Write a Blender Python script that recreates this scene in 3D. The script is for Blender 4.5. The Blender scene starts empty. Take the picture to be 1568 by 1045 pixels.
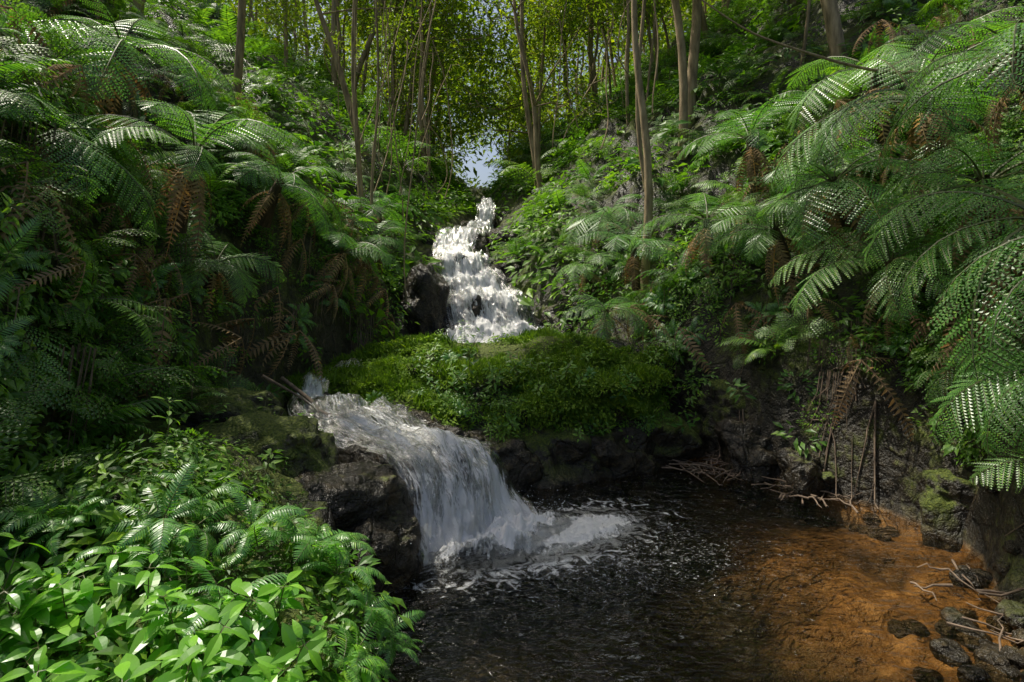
import bpy, math, random
import numpy as np
from mathutils import Vector, Matrix, Euler
random.seed(7); R=np.random.default_rng(7)
scene=bpy.context.scene
LINK=scene.collection.objects.link

# ------------------------------------------------------------------ noise
def _h(ix,iy,iz):
    h=(ix*73856093)^(iy*19349663)^(iz*83492791)
    h&=0x7fffffff
    h=((h^(h>>13))*1274126177)&0x7fffffff
    h^=h>>16
    return (h&0xffff)/65535.0
def vnoise(x,y,z):
    x,y,z=np.broadcast_arrays(np.asarray(x,float),np.asarray(y,float),np.asarray(z,float))
    ix=np.floor(x).astype(np.int64);iy=np.floor(y).astype(np.int64);iz=np.floor(z).astype(np.int64)
    fx=x-ix;fy=y-iy;fz=z-iz
    fx=fx*fx*(3-2*fx);fy=fy*fy*(3-2*fy);fz=fz*fz*(3-2*fz)
    r=0
    for a in(0,1):
        for b in(0,1):
            for c in(0,1):
                w=(fx if a else 1-fx)*(fy if b else 1-fy)*(fz if c else 1-fz)
                r=r+w*_h(ix+a,iy+b,iz+c)
    return r*2-1
def fbm(x,y,z,o=4,g=0.5):
    s=0;a=1;f=1.0
    for i in range(o):
        s=s+a*vnoise(np.asarray(x)*f+i*17.3,np.asarray(y)*f+i*5.1,np.asarray(z)*f+i*9.7);a*=g;f*=2.03
    return s
def sst(x,a,b):
    t=np.clip((x-a)/(b-a),0,1);return t*t*(3-2*t)

# ------------------------------------------------------------------ sun geometry
EL=math.radians(62);AZ=math.radians(-58)
S=np.array([math.sin(AZ)*math.cos(EL),math.cos(AZ)*math.cos(EL),math.sin(EL)])
# openings cut in the foliage along the sun rays: (place on the ground lit through it, radius)
GAPS=[((2.9,4.9,0),1.7),((1.6,10,2.2),1.1),((1.8,9.2,1.6),.5),((3.9,7,.8),.4),((4.5,6.0,.5),.3),
 ((-3.3,6,4.2),1.2),((-4.1,5,4),.6),((-1.9,2.6,1.0),1.2),((-1.0,2.8,.7),.6),((-2.8,3.3,1.4),.5),((3.3,4.4,2.6),.6),((4.0,5.0,3.8),.8),((2.6,11,3.5),1.2),
 ((-.8,13.5,2.2),1.3),((-1.2,19,4.5),2.5),((3,14,5),2.2),((-.1,5.9,.4),1.0),((-1,8.2,1.4),.5),((1.2,8.9,1.4),.6),((4.5,9,5),1.2),((0.8,17,5.5),2.5),((-3.5,12,4.5),.8),
 ((3.7,3.9,1.5),.6),((4.0,6.6,3.0),.5),((3.1,8.8,3.3),.6),((-4.6,6.6,5.6),.9),((1.3,12.2,2.9),.7),((5,7.5,5.6),.8),((-2.6,9.8,3.4),.5)]
POOLGAPS=[((2.65,5.0,0),.30),((3.6,5.55,0),.22),((3.35,4.35,0),.20),((2.1,4.1,0),.12),((1.75,5.3,0),.05),((3.9,6.9,.8),.32),((4.4,6.3,.6),.2)]
def lit_keep(P,keep=.03,mar=1.08,gaps=None):
    m=np.ones(len(P),bool)
    for (t,r) in (gaps or GAPS):
        v=P-np.array(t);al=v@S
        d=np.linalg.norm(v-al[:,None]*S,axis=1)
        m&=~((al>2.5)&(d<r+mar)&(R.random(len(P))>keep))
    return m
def skygap(P,mar=0.):   # the valley opening where the sky shows at the head of the stream
    u=P[:,0]/P[:,1];e=(P[:,2]-2.6)/P[:,1];n=.022*fbm(u*40,e*40,3.,2)
    return ~((np.abs(u+.066)+n<.020+mar)&(e+n>.175-mar*.5)&(e+n<.24+mar*.6))

# ------------------------------------------------------------------ node helpers
def newmat(name):
    m=bpy.data.materials.new(name);m.use_nodes=True
    nt=m.node_tree;nt.nodes.clear()
    return m,nt
def L(nt,a,b): nt.links.new(a,b)
def ramp(nt,fac,stops):
    r=nt.nodes.new('ShaderNodeValToRGB');e=r.color_ramp.elements
    while len(e)<len(stops): e.new(0.5)
    for i,(p,c) in enumerate(stops):
        e[i].position=p;e[i].color=(*c,1) if len(c)==3 else c
    L(nt,fac,r.inputs[0]);return r.outputs[0]
def mixc(nt,f,a,b,mode='MIX'):
    m=nt.nodes.new('ShaderNodeMix');m.data_type='RGBA';m.blend_type=mode
    for s,v in((0,f),(6,a),(7,b)):
        if isinstance(v,(int,float)): m.inputs[s].default_value=v
        elif isinstance(v,tuple): m.inputs[s].default_value=(*v,1)
        else: L(nt,v,m.inputs[s])
    return m.outputs[2]
def math_(nt,op,a,b=0.0,c=None,clamp=False):
    m=nt.nodes.new('ShaderNodeMath');m.operation=op;m.use_clamp=clamp
    for i,v in enumerate((a,b,c)):
        if v is None: continue
        if isinstance(v,(int,float)): m.inputs[i].default_value=v
        else: L(nt,v,m.inputs[i])
    return m.outputs[0]
def noise(nt,vec,scale,detail=4,rough=.55,dist=0.):
    n=nt.nodes.new('ShaderNodeTexNoise');n.inputs['Scale'].default_value=scale;n.inputs['Detail'].default_value=detail
    n.inputs['Roughness'].default_value=rough;n.inputs['Distortion'].default_value=dist
    if vec is not None:L(nt,vec,n.inputs['Vector'])
    return n.outputs['Fac']
def objco(nt): return nt.nodes.new('ShaderNodeTexCoord').outputs['Object']
def bump(nt,h,strength,dist,nrm=None):
    b=nt.nodes.new('ShaderNodeBump');b.inputs['Strength'].default_value=strength;b.inputs['Distance'].default_value=dist
    L(nt,h,b.inputs['Height'])
    if nrm is not None:L(nt,nrm,b.inputs['Normal'])
    return b.outputs[0]

def leaf_mat(name,c1,c2,trans=.35,rough=.42,tc=(1.7,1.9,.5),spec=.035):
    m,nt=newmat(name)
    oi=nt.nodes.new('ShaderNodeObjectInfo').outputs['Random']
    gi=nt.nodes.new('ShaderNodeNewGeometry').outputs['Random Per Island']
    f=math_(nt,'ADD',math_(nt,'MULTIPLY',oi,.65),math_(nt,'MULTIPLY',gi,.35))
    c=mixc(nt,f,c1,c2)
    dk=ramp(nt,gi,[(0,(.7,.74,.76)),(.9,(1.1,1.1,1.)),(1,(1.7,1.35,.7))])
    c=mixc(nt,1.0,c,dk,'MULTIPLY')
    d=nt.nodes.new('ShaderNodeBsdfDiffuse');L(nt,c,d.inputs[0])
    t=nt.nodes.new('ShaderNodeBsdfTranslucent');L(nt,mixc(nt,1.0,c,tc,'MULTIPLY'),t.inputs[0])
    x=nt.nodes.new('ShaderNodeMixShader');x.inputs[0].default_value=trans
    L(nt,d.outputs[0],x.inputs[1]);L(nt,t.outputs[0],x.inputs[2])
    g=nt.nodes.new('ShaderNodeBsdfGlossy');g.inputs['Roughness'].default_value=rough
    lw=nt.nodes.new('ShaderNodeLayerWeight');lw.inputs['Blend'].default_value=.5
    fc=math_(nt,'ADD',math_(nt,'MULTIPLY',math_(nt,'POWER',lw.outputs['Facing'],4.),spec*4),spec)
    y=nt.nodes.new('ShaderNodeMixShader');L(nt,fc,y.inputs[0])
    L(nt,x.outputs[0],y.inputs[1]);L(nt,g.outputs[0],y.inputs[2])
    o=nt.nodes.new('ShaderNodeOutputMaterial');L(nt,y.outputs[0],o.inputs[0]);return m

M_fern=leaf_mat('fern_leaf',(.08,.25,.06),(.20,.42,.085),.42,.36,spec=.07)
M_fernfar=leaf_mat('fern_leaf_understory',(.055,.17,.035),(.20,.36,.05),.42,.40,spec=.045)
M_broad=leaf_mat('broad_leaf',(.11,.34,.03),(.27,.54,.05),.42,.34,spec=.05)
M_ground=leaf_mat('groundcover_leaf',(.055,.165,.025),(.22,.38,.04),.40,.42)
M_tree=leaf_mat('tree_leaf',(.05,.13,.018),(.27,.36,.035),.5,.4,(1.9,1.9,.45))
M_grass=leaf_mat('moss_grass',(.075,.16,.014),(.24,.35,.04),.35,.6,spec=.015)
M_dead=leaf_mat('dead_frond',(.19,.12,.065),(.48,.33,.20),.2,.7,(1.2,1.,.7),.01)

def simple_mat(name,c1,c2,scale,rough=.8,bs=.5,bd=.02,stretch=None):
    m,nt=newmat(name);v=objco(nt)
    if stretch:
        mp=nt.nodes.new('ShaderNodeMapping');mp.inputs['Scale'].default_value=stretch;L(nt,v,mp.inputs[0]);v=mp.outputs[0]
    nz=noise(nt,v,scale,5,.6)
    p=nt.nodes.new('ShaderNodeBsdfPrincipled')
    L(nt,ramp(nt,nz,[(.3,c1),(.7,c2)]),p.inputs['Base Color']);p.inputs['Roughness'].default_value=rough
    L(nt,bump(nt,nz,bs,bd),p.inputs['Normal'])
    o=nt.nodes.new('ShaderNodeOutputMaterial');L(nt,p.outputs[0],o.inputs[0]);return m
M_stem=simple_mat('green_stem',(.07,.08,.03),(.14,.15,.05),10,.5)
M_bark=simple_mat('pale_bark',(.11,.08,.04),(.48,.36,.21),3,.85,.8,.03,(3,3,.6))
M_darkbark=simple_mat('dark_fern_trunk',(.025,.016,.01),(.12,.08,.045),9,.9,1,.03,(3,3,.8))
M_twig=simple_mat('dead_wood',(.07,.05,.035),(.28,.20,.14),8,.8)

def rock_mat(name,moss=.5,terrain=False,wet=.32):
    m,nt=newmat(name);v=objco(nt)
    g=nt.nodes.new('ShaderNodeNewGeometry');sx=nt.nodes.new('ShaderNodeSeparateXYZ');L(nt,g.outputs['Normal'],sx.inputs[0])
    n1=noise(nt,v,1.6,5,.62);n2=noise(nt,v,7,5,.68);n3=noise(nt,v,40,3,.6)
    vo=nt.nodes.new('ShaderNodeTexVoronoi');vo.feature='DISTANCE_TO_EDGE';vo.inputs['Scale'].default_value=3.2
    nc=nt.nodes.new('ShaderNodeTexNoise');nc.inputs['Scale'].default_value=1.3;L(nt,v,nc.inputs['Vector'])
    wv=mixc(nt,.45,v,nc.outputs['Color'],'ADD');L(nt,wv,vo.inputs['Vector'])
    crack=ramp(nt,vo.outputs['Distance'],[(0,(.2,.2,.2)),(.07,(1,1,1))])
    rc=ramp(nt,n2,[(.25,(.010,.009,.007)),(.52,(.036,.032,.024)),(.75,(.13,.105,.07))])
    rc=mixc(nt,1.0,rc,ramp(nt,n1,[(.3,(.5,.45,.38)),(.7,(1.4,1.25,1.0))]),'MULTIPLY')
    rc=mixc(nt,.7,rc,crack,'MULTIPLY')
    mc=ramp(nt,n3,[(.3,(.03,.05,.006)),(.55,(.10,.13,.015)),(.8,(.22,.23,.035))])
    mk=math_(nt,'ADD',math_(nt,'MULTIPLY',sx.outputs['Z'],.4),math_(nt,'ADD',math_(nt,'MULTIPLY',n1,1.1),moss-.85))
    mk=math_(nt,'ADD',mk,math_(nt,'MULTIPLY',math_(nt,'SUBTRACT',n2,.5),1.1))
    mk=ramp(nt,mk,[(.36,(0,0,0)),(.60,(1,1,1))])
    sp=nt.nodes.new('ShaderNodeSeparateXYZ');L(nt,g.outputs['Position'],sp.inputs[0])
    wl=nt.nodes.new('ShaderNodeMapRange');wl.inputs[1].default_value=.02;wl.inputs[2].default_value=.3;L(nt,sp.outputs['Z'],wl.inputs[0])
    mk=math_(nt,'MULTIPLY',mk,wl.outputs[0])
    col=mixc(nt,mk,rc,mc)
    if terrain:
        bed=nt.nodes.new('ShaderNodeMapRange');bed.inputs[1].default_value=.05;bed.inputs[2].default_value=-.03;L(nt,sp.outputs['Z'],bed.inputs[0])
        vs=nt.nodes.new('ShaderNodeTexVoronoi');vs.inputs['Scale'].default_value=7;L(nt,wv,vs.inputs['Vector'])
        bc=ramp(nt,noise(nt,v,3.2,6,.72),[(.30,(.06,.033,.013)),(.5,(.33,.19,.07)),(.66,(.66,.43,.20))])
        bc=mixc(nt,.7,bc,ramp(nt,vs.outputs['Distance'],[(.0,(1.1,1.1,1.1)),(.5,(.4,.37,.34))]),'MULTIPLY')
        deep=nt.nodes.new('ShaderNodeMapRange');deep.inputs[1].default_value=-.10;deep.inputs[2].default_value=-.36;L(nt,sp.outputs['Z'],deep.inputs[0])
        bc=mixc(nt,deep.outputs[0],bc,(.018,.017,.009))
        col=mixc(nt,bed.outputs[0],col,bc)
    p=nt.nodes.new('ShaderNodeBsdfPrincipled');L(nt,col,p.inputs['Base Color'])
    L(nt,math_(nt,'ADD',math_(nt,'MULTIPLY',mk,.5),wet),p.inputs['Roughness'])
    b1=bump(nt,crack,.5,.05);b2=bump(nt,n2,.9,.09,b1);b3=bump(nt,n3,.9,.025,b2);L(nt,b3,p.inputs['Normal'])
    o=nt.nodes.new('ShaderNodeOutputMaterial');L(nt,p.outputs[0],o.inputs[0]);return m
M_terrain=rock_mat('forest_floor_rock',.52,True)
M_rock=rock_mat('wet_basalt',.22,False,.24)
M_mossrock=rock_mat('mossy_basalt',.60)

# ------------------------------------------------------------------ mesh buffer
class Buf:
    def __init__(s): s.v=[];s.f=[];s.m=[]
    def add(s,vs,fs,m=0):
        o=len(s.v);s.v.extend([tuple(map(float,q)) for q in vs]);s.f.extend([tuple(i+o for i in f) for f in fs]);s.m.extend([m]*len(fs))
    def merge(s,b,M):
        A=np.array(b.v);A=A@np.array(M)[:3,:3].T+np.array(M)[:3,3]
        o=len(s.v);s.v.extend(map(tuple,A));s.f.extend([tuple(i+o for i in f) for f in b.f]);s.m.extend(b.m)
    def mesh(s,name,mats,smooth=False):
        me=bpy.data.meshes.new(name);me.from_pydata(s.v,[],s.f)
        for m in mats: me.materials.append(m)
        me.polygons.foreach_set('material_index',s.m)
        if smooth: me.polygons.foreach_set('use_smooth',[True]*len(s.f))
        me.update();return me
def nrm(v): return v/(np.linalg.norm(v)+1e-9)
def tube(b,pts,rad,sides=6,m=0):
    pts=np.array(pts,float);n=len(pts);vs=[];fs=[]
    for i in range(n):
        t=nrm(pts[min(i+1,n-1)]-pts[max(i-1,0)])
        u=np.cross(t,(0,1,0) if abs(t[1])<.9 else (1,0,0));u=nrm(u);w=np.cross(t,u)
        for k in range(sides):
            a=2*math.pi*k/sides;vs.append(pts[i]+rad[i]*(math.cos(a)*u+math.sin(a)*w))
    for i in range(n-1):
        for k in range(sides):
            k2=(k+1)%sides;fs.append((i*sides+k,i*sides+k2,(i+1)*sides+k2,(i+1)*sides+k))
    b.add(vs,fs,m)
def leaf(b,base,d,up,l,w,m=0,nseg=3,fold=.25,droop=.25,prof=None):
    d=nrm(np.array(d,float));up=np.array(up,float);q=nrm(np.cross(up,d));n=np.cross(d,q)
    prof=prof or [.12,.85,1.0,.72,.0];ts=np.linspace(0,1,nseg+2);vs=[];fs=[]
    for i,t in enumerate(ts):
        ww=w*.5*np.interp(t,np.linspace(0,1,len(prof)),prof)
        c=np.array(base)+d*l*t-n*droop*l*t*t
        vs+= [c+q*ww+n*fold*ww,c,c-q*ww+n*fold*ww]
    for i in range(len(ts)-1):
        a=i*3;fs+=[(a,a+1,a+4,a+3),(a+1,a+2,a+5,a+4)]
    b.add(vs,fs,m)
def leaf4(b,base,d,up,l,w,m=0,droop=.2):
    d=nrm(np.array(d,float));q=nrm(np.cross(np.array(up,float),d));n=np.cross(d,q);base=np.array(base,float)
    mid=base+d*l*.45;b.add([base,mid+q*w*.5+n*w*.12,base+d*l-n*droop*l,mid-q*w*.5+n*w*.12],[(0,1,2),(0,2,3)],m)
def frond(rg,npin=20,pl=.27,nsub=10,e0=60,e1=-40,bend=0.,stalk=.16,m=0,ms=1,drp=(.05,.35)):
    b=Buf();K=24;pts=[np.zeros(3)];
    for i in range(K):
        s=(i+.5)/K;e=math.radians(e0+(e1-e0)*s**1.15);a=bend*s*s
        pts.append(pts[-1]+np.array([math.cos(e)*math.cos(a),math.cos(e)*math.sin(a),math.sin(e)])/K)
    pts=np.array(pts);tube(b,pts[::3],np.interp(np.linspace(0,1,len(pts[::3])),[0,1],[.0095,.002]),4,ms)
    spc=(1-stalk)/npin
    for i in range(npin):
        sp=i/(npin-1);s=stalk+(1-stalk)*sp**.92*.995
        x=s*K;k=min(int(x),K-1);P=pts[k]+(pts[k+1]-pts[k])*(x-k);T=nrm(pts[k+1]-pts[k])
        B=nrm(np.cross((0,0,1),T));Nn=np.cross(T,B)
        l0=pl*np.interp(sp,[0,.15,.4,.75,1],[.6,.88,1,.66,.1])
        for sd in(-1,1):
            a=math.radians(16+28*sp+rg.uniform(-5,5));l=l0*rg.uniform(.88,1.06);dr=rg.uniform(*drp)
            d=nrm(B*sd*math.cos(a)+T*math.sin(a)-Nn*dr*.6)
            q=nrm(np.cross(Nn,d));n2=np.cross(d,q)
            if nsub==0:
                leaf(b,P,d,Nn,l,min(spc*.8,l*.3),m,2,.15,.2,[.8,1,.85,.5,.03]);continue
            ns=max(3,int(nsub*(.35+.65*l/pl)));vs=[];fs=[]
            for j in range(ns):
                t=(j+.4)/ns;c=P+d*l*t-n2*.16*l*t*t
                wl=min(spc*.50,l*.28)*np.interp(t,[0,.25,.7,1],[.8,1,.8,.25]);bw=.5*l/ns*.8
                for s2 in(-1,1):
                    o=len(vs);qq=q*s2+d*.3
                    vs+=[c-d*bw*.9,c+qq*wl*.6-d*bw*.55-n2*wl*.05,c+qq*wl-n2*wl*.2+d*bw*.1,c+d*bw*.9+qq*wl*.35]
                    fs.append((o,o+1,o+2,o+3) if s2>0 else (o+3,o+2,o+1,o))
            b.add(vs,fs,m)
            b.add([P,P+d*l*.55-n2*.05*l+q*.003,P+d*l-n2*.16*l,P+d*l*.55-n2*.05*l-q*.003],[(0,1,2,3)],ms)
    return b
rg=random.Random(3)
def rosette(fr,n,lo=.75,hi=1.05,tilt=0):
    b=Buf()
    for i in range(n):
        a=2*math.pi*(i+rg.uniform(-.3,.3))/n;s=rg.uniform(lo,hi)
        M=Matrix.Rotation(a,4,'Z')@Matrix.Rotation(math.radians(rg.uniform(-18,18)),4,'Y')@Matrix.Rotation(math.radians(rg.uniform(-16,16)),4,'X')@Matrix.Scale(s,4)
        b.merge(rg.choice(fr),M)
    return b
TPL={}
def tplcoll(name,bufs,mats):
    c=bpy.data.collections.new(name)
    for i,b in enumerate(bufs):
        me=b.mesh(name+'_mesh',mats);o=bpy.data.objects.new('%s_part_%02d'%(name,i),me);c.objects.link(o)
    ng=bpy.data.node_groups.new(name+'_scatter','GeometryNodeTree')
    ng.interface.new_socket('Geometry',in_out='INPUT',socket_type='NodeSocketGeometry')
    ng.interface.new_socket('Geometry',in_out='OUTPUT',socket_type='NodeSocketGeometry')
    gi=ng.nodes.new('NodeGroupInput');go=ng.nodes.new('NodeGroupOutput')
    ip=ng.nodes.new('GeometryNodeInstanceOnPoints');ci=ng.nodes.new('GeometryNodeCollectionInfo')
    ci.inputs['Collection'].default_value=c;ci.inputs['Separate Children'].default_value=True;ci.inputs['Reset Children'].default_value=True
    def na(n,t):
        a=ng.nodes.new('GeometryNodeInputNamedAttribute');a.data_type=t;a.inputs['Name'].default_value=n
        return [o for o in a.outputs if o.enabled][0]
    e=ng.nodes.new('FunctionNodeEulerToRotation')
    l=ng.links.new
    l(gi.outputs[0],ip.inputs['Points']);l(ci.outputs[0],ip.inputs['Instance']);ip.inputs['Pick Instance'].default_value=True
    l(na('idx','INT'),ip.inputs['Instance Index']);l(na('rot','FLOAT_VECTOR'),e.inputs[0]);l(e.outputs[0],ip.inputs['Rotation'])
    l(na('scl','FLOAT'),ip.inputs['Scale']);l(ip.outputs[0],go.inputs[0])
    TPL[name]=(ng,len(bufs));return c
def scatter(name,tpl,P,rot,scl,parent=None):
    ng,k=TPL[tpl];P=np.asarray(P,float);n=len(P)
    if n==0: return None
    me=bpy.data.meshes.new(name);me.vertices.add(n);me.vertices.foreach_set('co',P.ravel())
    a=me.attributes.new('rot','FLOAT_VECTOR','POINT');a.data.foreach_set('vector',np.asarray(rot,float).ravel())
    a=me.attributes.new('scl','FLOAT','POINT');a.data.foreach_set('value',np.asarray(scl,float).ravel())
    a=me.attributes.new('idx','INT','POINT');a.data.foreach_set('value',R.integers(0,k,n).astype(np.int32))
    me.update();o=bpy.data.objects.new(name,me);LINK(o)
    md=o.modifiers.new('scatter','NODES');md.node_group=ng
    if parent: o.parent=parent
    return o
def orient(Nrm,lean,yaw=None,jit=.15):
    out=[]
    for i,n in enumerate(Nrm):
        up=Vector((0,0,1))*(1-lean)+Vector(n)*lean+Vector(R.normal(0,jit,3));up.normalize()
        q=up.to_track_quat('Z','Y').to_matrix()@Matrix.Rotation(R.uniform(0,6.283),3,'Z')
        out.append(tuple(q.to_euler()))
    return np.array(out)
UPS=lambda n:np.tile([0,0,1.],(n,1))

# ---- templates
big=[frond(rg,20,.29,14,e0,e1,bd,drp=(.15,.6)) for e0,e1,bd in((55,-55,.2),(42,-66,-.25),(60,-42,.1),(28,-66,0))]
mid=[frond(rg,22,.18,0,e0,e1,bd) for e0,e1,bd in((60,-45,.2),(45,-50,-.3),(70,-20,.1))]
mid2=[frond(rg,14,.28,6,e0,e1,bd) for e0,e1,bd in((60,-50,.2),(42,-50,-.3),(70,-30,.1))]
b_big=[rosette(big,n,.65,1.15) for n in(9,11,10)]
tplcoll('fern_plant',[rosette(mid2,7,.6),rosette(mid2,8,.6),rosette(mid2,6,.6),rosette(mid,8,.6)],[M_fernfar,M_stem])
tplcoll('sword_fern',[rosette(mid,9,.6),rosette(mid,12,.6)],[M_fern,M_stem])
def clump(n,r,l,w,h,simple=False):
    b=Buf()
    for i in range(n):
        a=rg.uniform(0,6.28);rr=r*math.sqrt(rg.random());z=h*rg.random()*(1-.5*rr/r)
        p=np.array([rr*math.cos(a),rr*math.sin(a),z])
        d=np.array([math.cos(a)+rg.uniform(-.7,.7),math.sin(a)+rg.uniform(-.7,.7),rg.uniform(-.2,.6)])
        s=rg.uniform(.6,1.2);u=(rg.uniform(-.3,.3),rg.uniform(-.3,.3),1)
        if simple: leaf4(b,p,d,u,l*s,w*s)
        else: leaf(b,p,d,u,l*s,w*s,0,1,.25,.3,[.1,1,.8,0])
    return b
tplcoll('groundcover',[clump(50,.5,.2,.10,.4),clump(80,.5,.13,.055,.45,True),clump(36,.5,.26,.12,.35),clump(110,.55,.10,.045,.3,True)],[M_ground])
def sprig(h,nodes,l,w):
    b=Buf();bx=rg.uniform(-.3,.3);by=rg.uniform(-.3,.3);pts=[np.array([bx*t*t*h,by*t*t*h,h*t]) for t in np.linspace(0,1,6)]
    tube(b,pts,np.linspace(.006,.003,6),5,1)
    for i in range(nodes):
        t=.3+.7*i/(nodes-1);P=np.array([bx*t*t*h,by*t*t*h,h*t]);k=2 if i<nodes-1 else 4
        a0=i*1.6+rg.uniform(-.3,.3);s=.75+.35*math.sin(3*t)
        for j in range(k):
            a=a0+2*math.pi*j/k+rg.uniform(-.3,.3);el=rg.uniform(-.15,.45)
            d=np.array([math.cos(a),math.sin(a),el]);st=P+nrm(d)*.035
            tube(b,[P,st],[.003,.002],3,1)
            ss=s*rg.uniform(.7,1.15);leaf(b,st,d,(rg.uniform(-.2,.2),rg.uniform(-.2,.2),1),l*ss,w*ss,0,5,.28,rg.uniform(.1,.5),[.06,.7,1.,.9,.55,.0])
    return b
tplcoll('broadleaf_sprig',[sprig(.42,4,.20,.095),sprig(.36,3,.24,.12),sprig(.5,5,.17,.075),sprig(.3,3,.18,.10)],[M_broad,M_stem])
tplcoll('small_sprig',[sprig(.5,6,.13,.055),sprig(.42,5,.12,.06),sprig(.6,7,.14,.05)],[M_ground,M_stem])
def grasst(n,h,r):
    b=Buf()
    for i in range(n):
        a=rg.uniform(0,6.28);rr=r*rg.random();p=np.array([rr*math.cos(a),rr*math.sin(a),0]);a2=rg.uniform(0,6.28)
        leaf4(b,p,(math.cos(a2)*.7,math.sin(a2)*.7,1),(math.cos(a2+1),math.sin(a2+1),.2),h*rg.uniform(.5,1.1),h*.09,0,.3)
    return b
tplcoll('grass_tuft',[grasst(80,.14,.2),grasst(70,.10,.2),clump(130,.2,.035,.02,.06,True),clump(60,.2,.06,.035,.10,True)],[M_grass])
def branchlet(n,r,l,w):
    b=Buf()
    for i in range(4):
        d=nrm(np.array([rg.gauss(0,1),rg.gauss(0,1),rg.gauss(0,.5)]));tube(b,[(0,0,0),d*r*.5,d*r*.9+np.array([0,0,-.05])],[.012,.008,.003],3,1)
    for i in range(n):
        v=nrm(np.array([rg.gauss(0,1),rg.gauss(0,1),rg.gauss(0,1)]))*r*rg.random()**.5;v[2]*=.55
        d=nrm(v+np.array([rg.gauss(0,.3),rg.gauss(0,.3),rg.gauss(0,.3)-.1]));s=rg.uniform(.6,1.2)
        leaf4(b,v,d,(rg.uniform(-.6,.6),rg.uniform(-.6,.6),1),l*s,w*s,0,.2)
    return b
tplcoll('tree_foliage',[branchlet(80,.7,.14,.07),branchlet(100,.75,.11,.06),branchlet(65,.65,.17,.065)],[M_tree,M_bark])
deadf=[frond(rg,16,.13,0,-25,-88,.3,.1,0,0),frond(rg,18,.10,0,-40,-95,-.2,.1,0,0)]
tplcoll('dead_frond_skirt',[rosette(deadf,5,.5,1.1),rosette(deadf,3,.5,1.1)],[M_dead])
def strands(n,h,r):
    b=Buf()
    for i in range(n):
        a=rg.uniform(0,6.28);x=r*rg.random()*math.cos(a);y=r*rg.random()*math.sin(a);hh=h*rg.uniform(.4,1);w=rg.uniform(-.12,.12)
        tube(b,[(x,y,0),(x+w*.3,y,-hh*.5),(x+w,y+w,-hh)],[.006,.005,.002],3,0)
    return b
tplcoll('hanging_roots',[strands(18,1.0,.3),strands(14,.8,.25)],[M_twig])

# ------------------------------------------------------------------ terrain
YE=[0,2.5,3.6,4.6,5.3,6.5,7.5,8.5,10,12,14,16,18.6,22.5,30,45,70]
XL=[-.3,-.5,-.7,-1.15,-1.5,-1.8,-2.6,-3.0,-2.8,-2.2,-2.1,-2.3,-1.7,-1.5,-2.5,-3.5,-5]
XR=[2.6,2.7,3.1,3.95,4.5,4.15,3.3,2.8,2.0,1.1,.2,-.6,-.6,-.6,-1.2,-1.5,-2]
def terr(x,y):
    xl=np.interp(y,YE,XL);xr=np.interp(y,YE,XR)
    xl=xl+.12*vnoise(x*0,y*1.7,3.);xr=xr+.15*vnoise(x*0,y*1.9,8.)
    fl=np.interp(y,[-5,8.2,9.3,11,12.2,13.8,15,16.5,18.6,20,22.5,30,40,60,120],[-.5,-.5,.5,.95,1.,1.85,2.6,3.05,3.8,4.4,5.1,6.8,8.8,11.2,12])
    pool=1-sst(y,7.5,9)
    fl=fl+pool*.38*sst(x,1.4,3.1)*(1-.55*sst(y,5.9,7.2))
    dl=xl-x
    sh=np.interp(y,[0,2.5,3.6,4.6,5.3,7.5,8.5,9.5,12,70],[.6,.7,.85,1.15,1.3,1.3,1.2,.6,.3,.3])
    gs=np.interp(y,[0,4,5.2,5.9,6.1,8.2,9],[.4,.4,.35,.2,0,0,.3])
    left=sh*sst(dl,0,.4)+gs*np.clip(dl,0,2.2)
    xw=np.interp(y,[0,3.6,5,6.5,8,10,12,16,20,30,60],[-3.0,-3.2,-3.3,-3.25,-3.2,-3.0,-2.7,-2.7,-2.4,-3.2,-5])
    t=xw-x+.3*fbm(x*.0,y*.8,1.5,2)
    wn=np.interp(t,[0,.3,1,2,5,12,60],[0,1.,2.7,3.6,6,11.5,42]);wf=np.interp(t,[0,2,5,12,60],[0,1.5,3.3,8,34])
    bl=sst(y,10,15);left=left+wn*(1-bl)+wf*bl
    tr=x-xr
    rs=np.interp(tr,[0,.5,1.2,2.2,4,12,60],[0,.3,.6,1.5,4,12,44])
    rw=np.interp(tr,[0,.2,.6,1.6,5,15,60],[0,.8,2.0,3.1,6.3,15,45]);rf=np.interp(tr,[0,2,5,12,60],[0,1.8,3.9,9.2,36])
    b1=sst(y,4.4,5.2);b2=sst(y,9,12);right=(rs*(1-b1)+rw*b1)*(1-b2)+rf*b2
    z=fl+np.where(dl>0,left,0)+np.where(tr>0,right,0)
    bank=np.clip(np.maximum(dl,tr),0,3)/3
    stream=((y>5.6)&(y<8.4)&(x>-3.1))
    a=np.where(stream,.06,.12+.45*bank+.5*sst(y,20,40))
    a=a*np.where((tr<0)&(dl<0)&(y<8),.6,1.)
    z=z+a*fbm(x*.9,y*.9,2.,5,.55)+.05*fbm(x*4,y*4,5.,3)*(1-.6*stream)
    z=z+.5*bank*fbm(x*.35,y*.35,9.,2)
    return z
def warp(u,c,a,b,p):
    s=np.sign(u);return c+s*(a*np.abs(u)+b*np.abs(u)**p)
nu,nv=460,470
U=np.linspace(-1,1,nu);V=np.linspace(-.42,1,nv)
gx=warp(U,0,11,150,4.5);gy=warp(V,6,15,170,4.)
X,Y=np.meshgrid(gx,gy);Z=terr(X,Y)
tv=np.stack([X.ravel(),Y.ravel(),Z.ravel()],1)
i0=(np.arange(nv-1)[:,None]*nu+np.arange(nu-1)[None]).ravel()
tf=np.stack([i0,i0+1,i0+nu+1,i0+nu],1)
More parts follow.
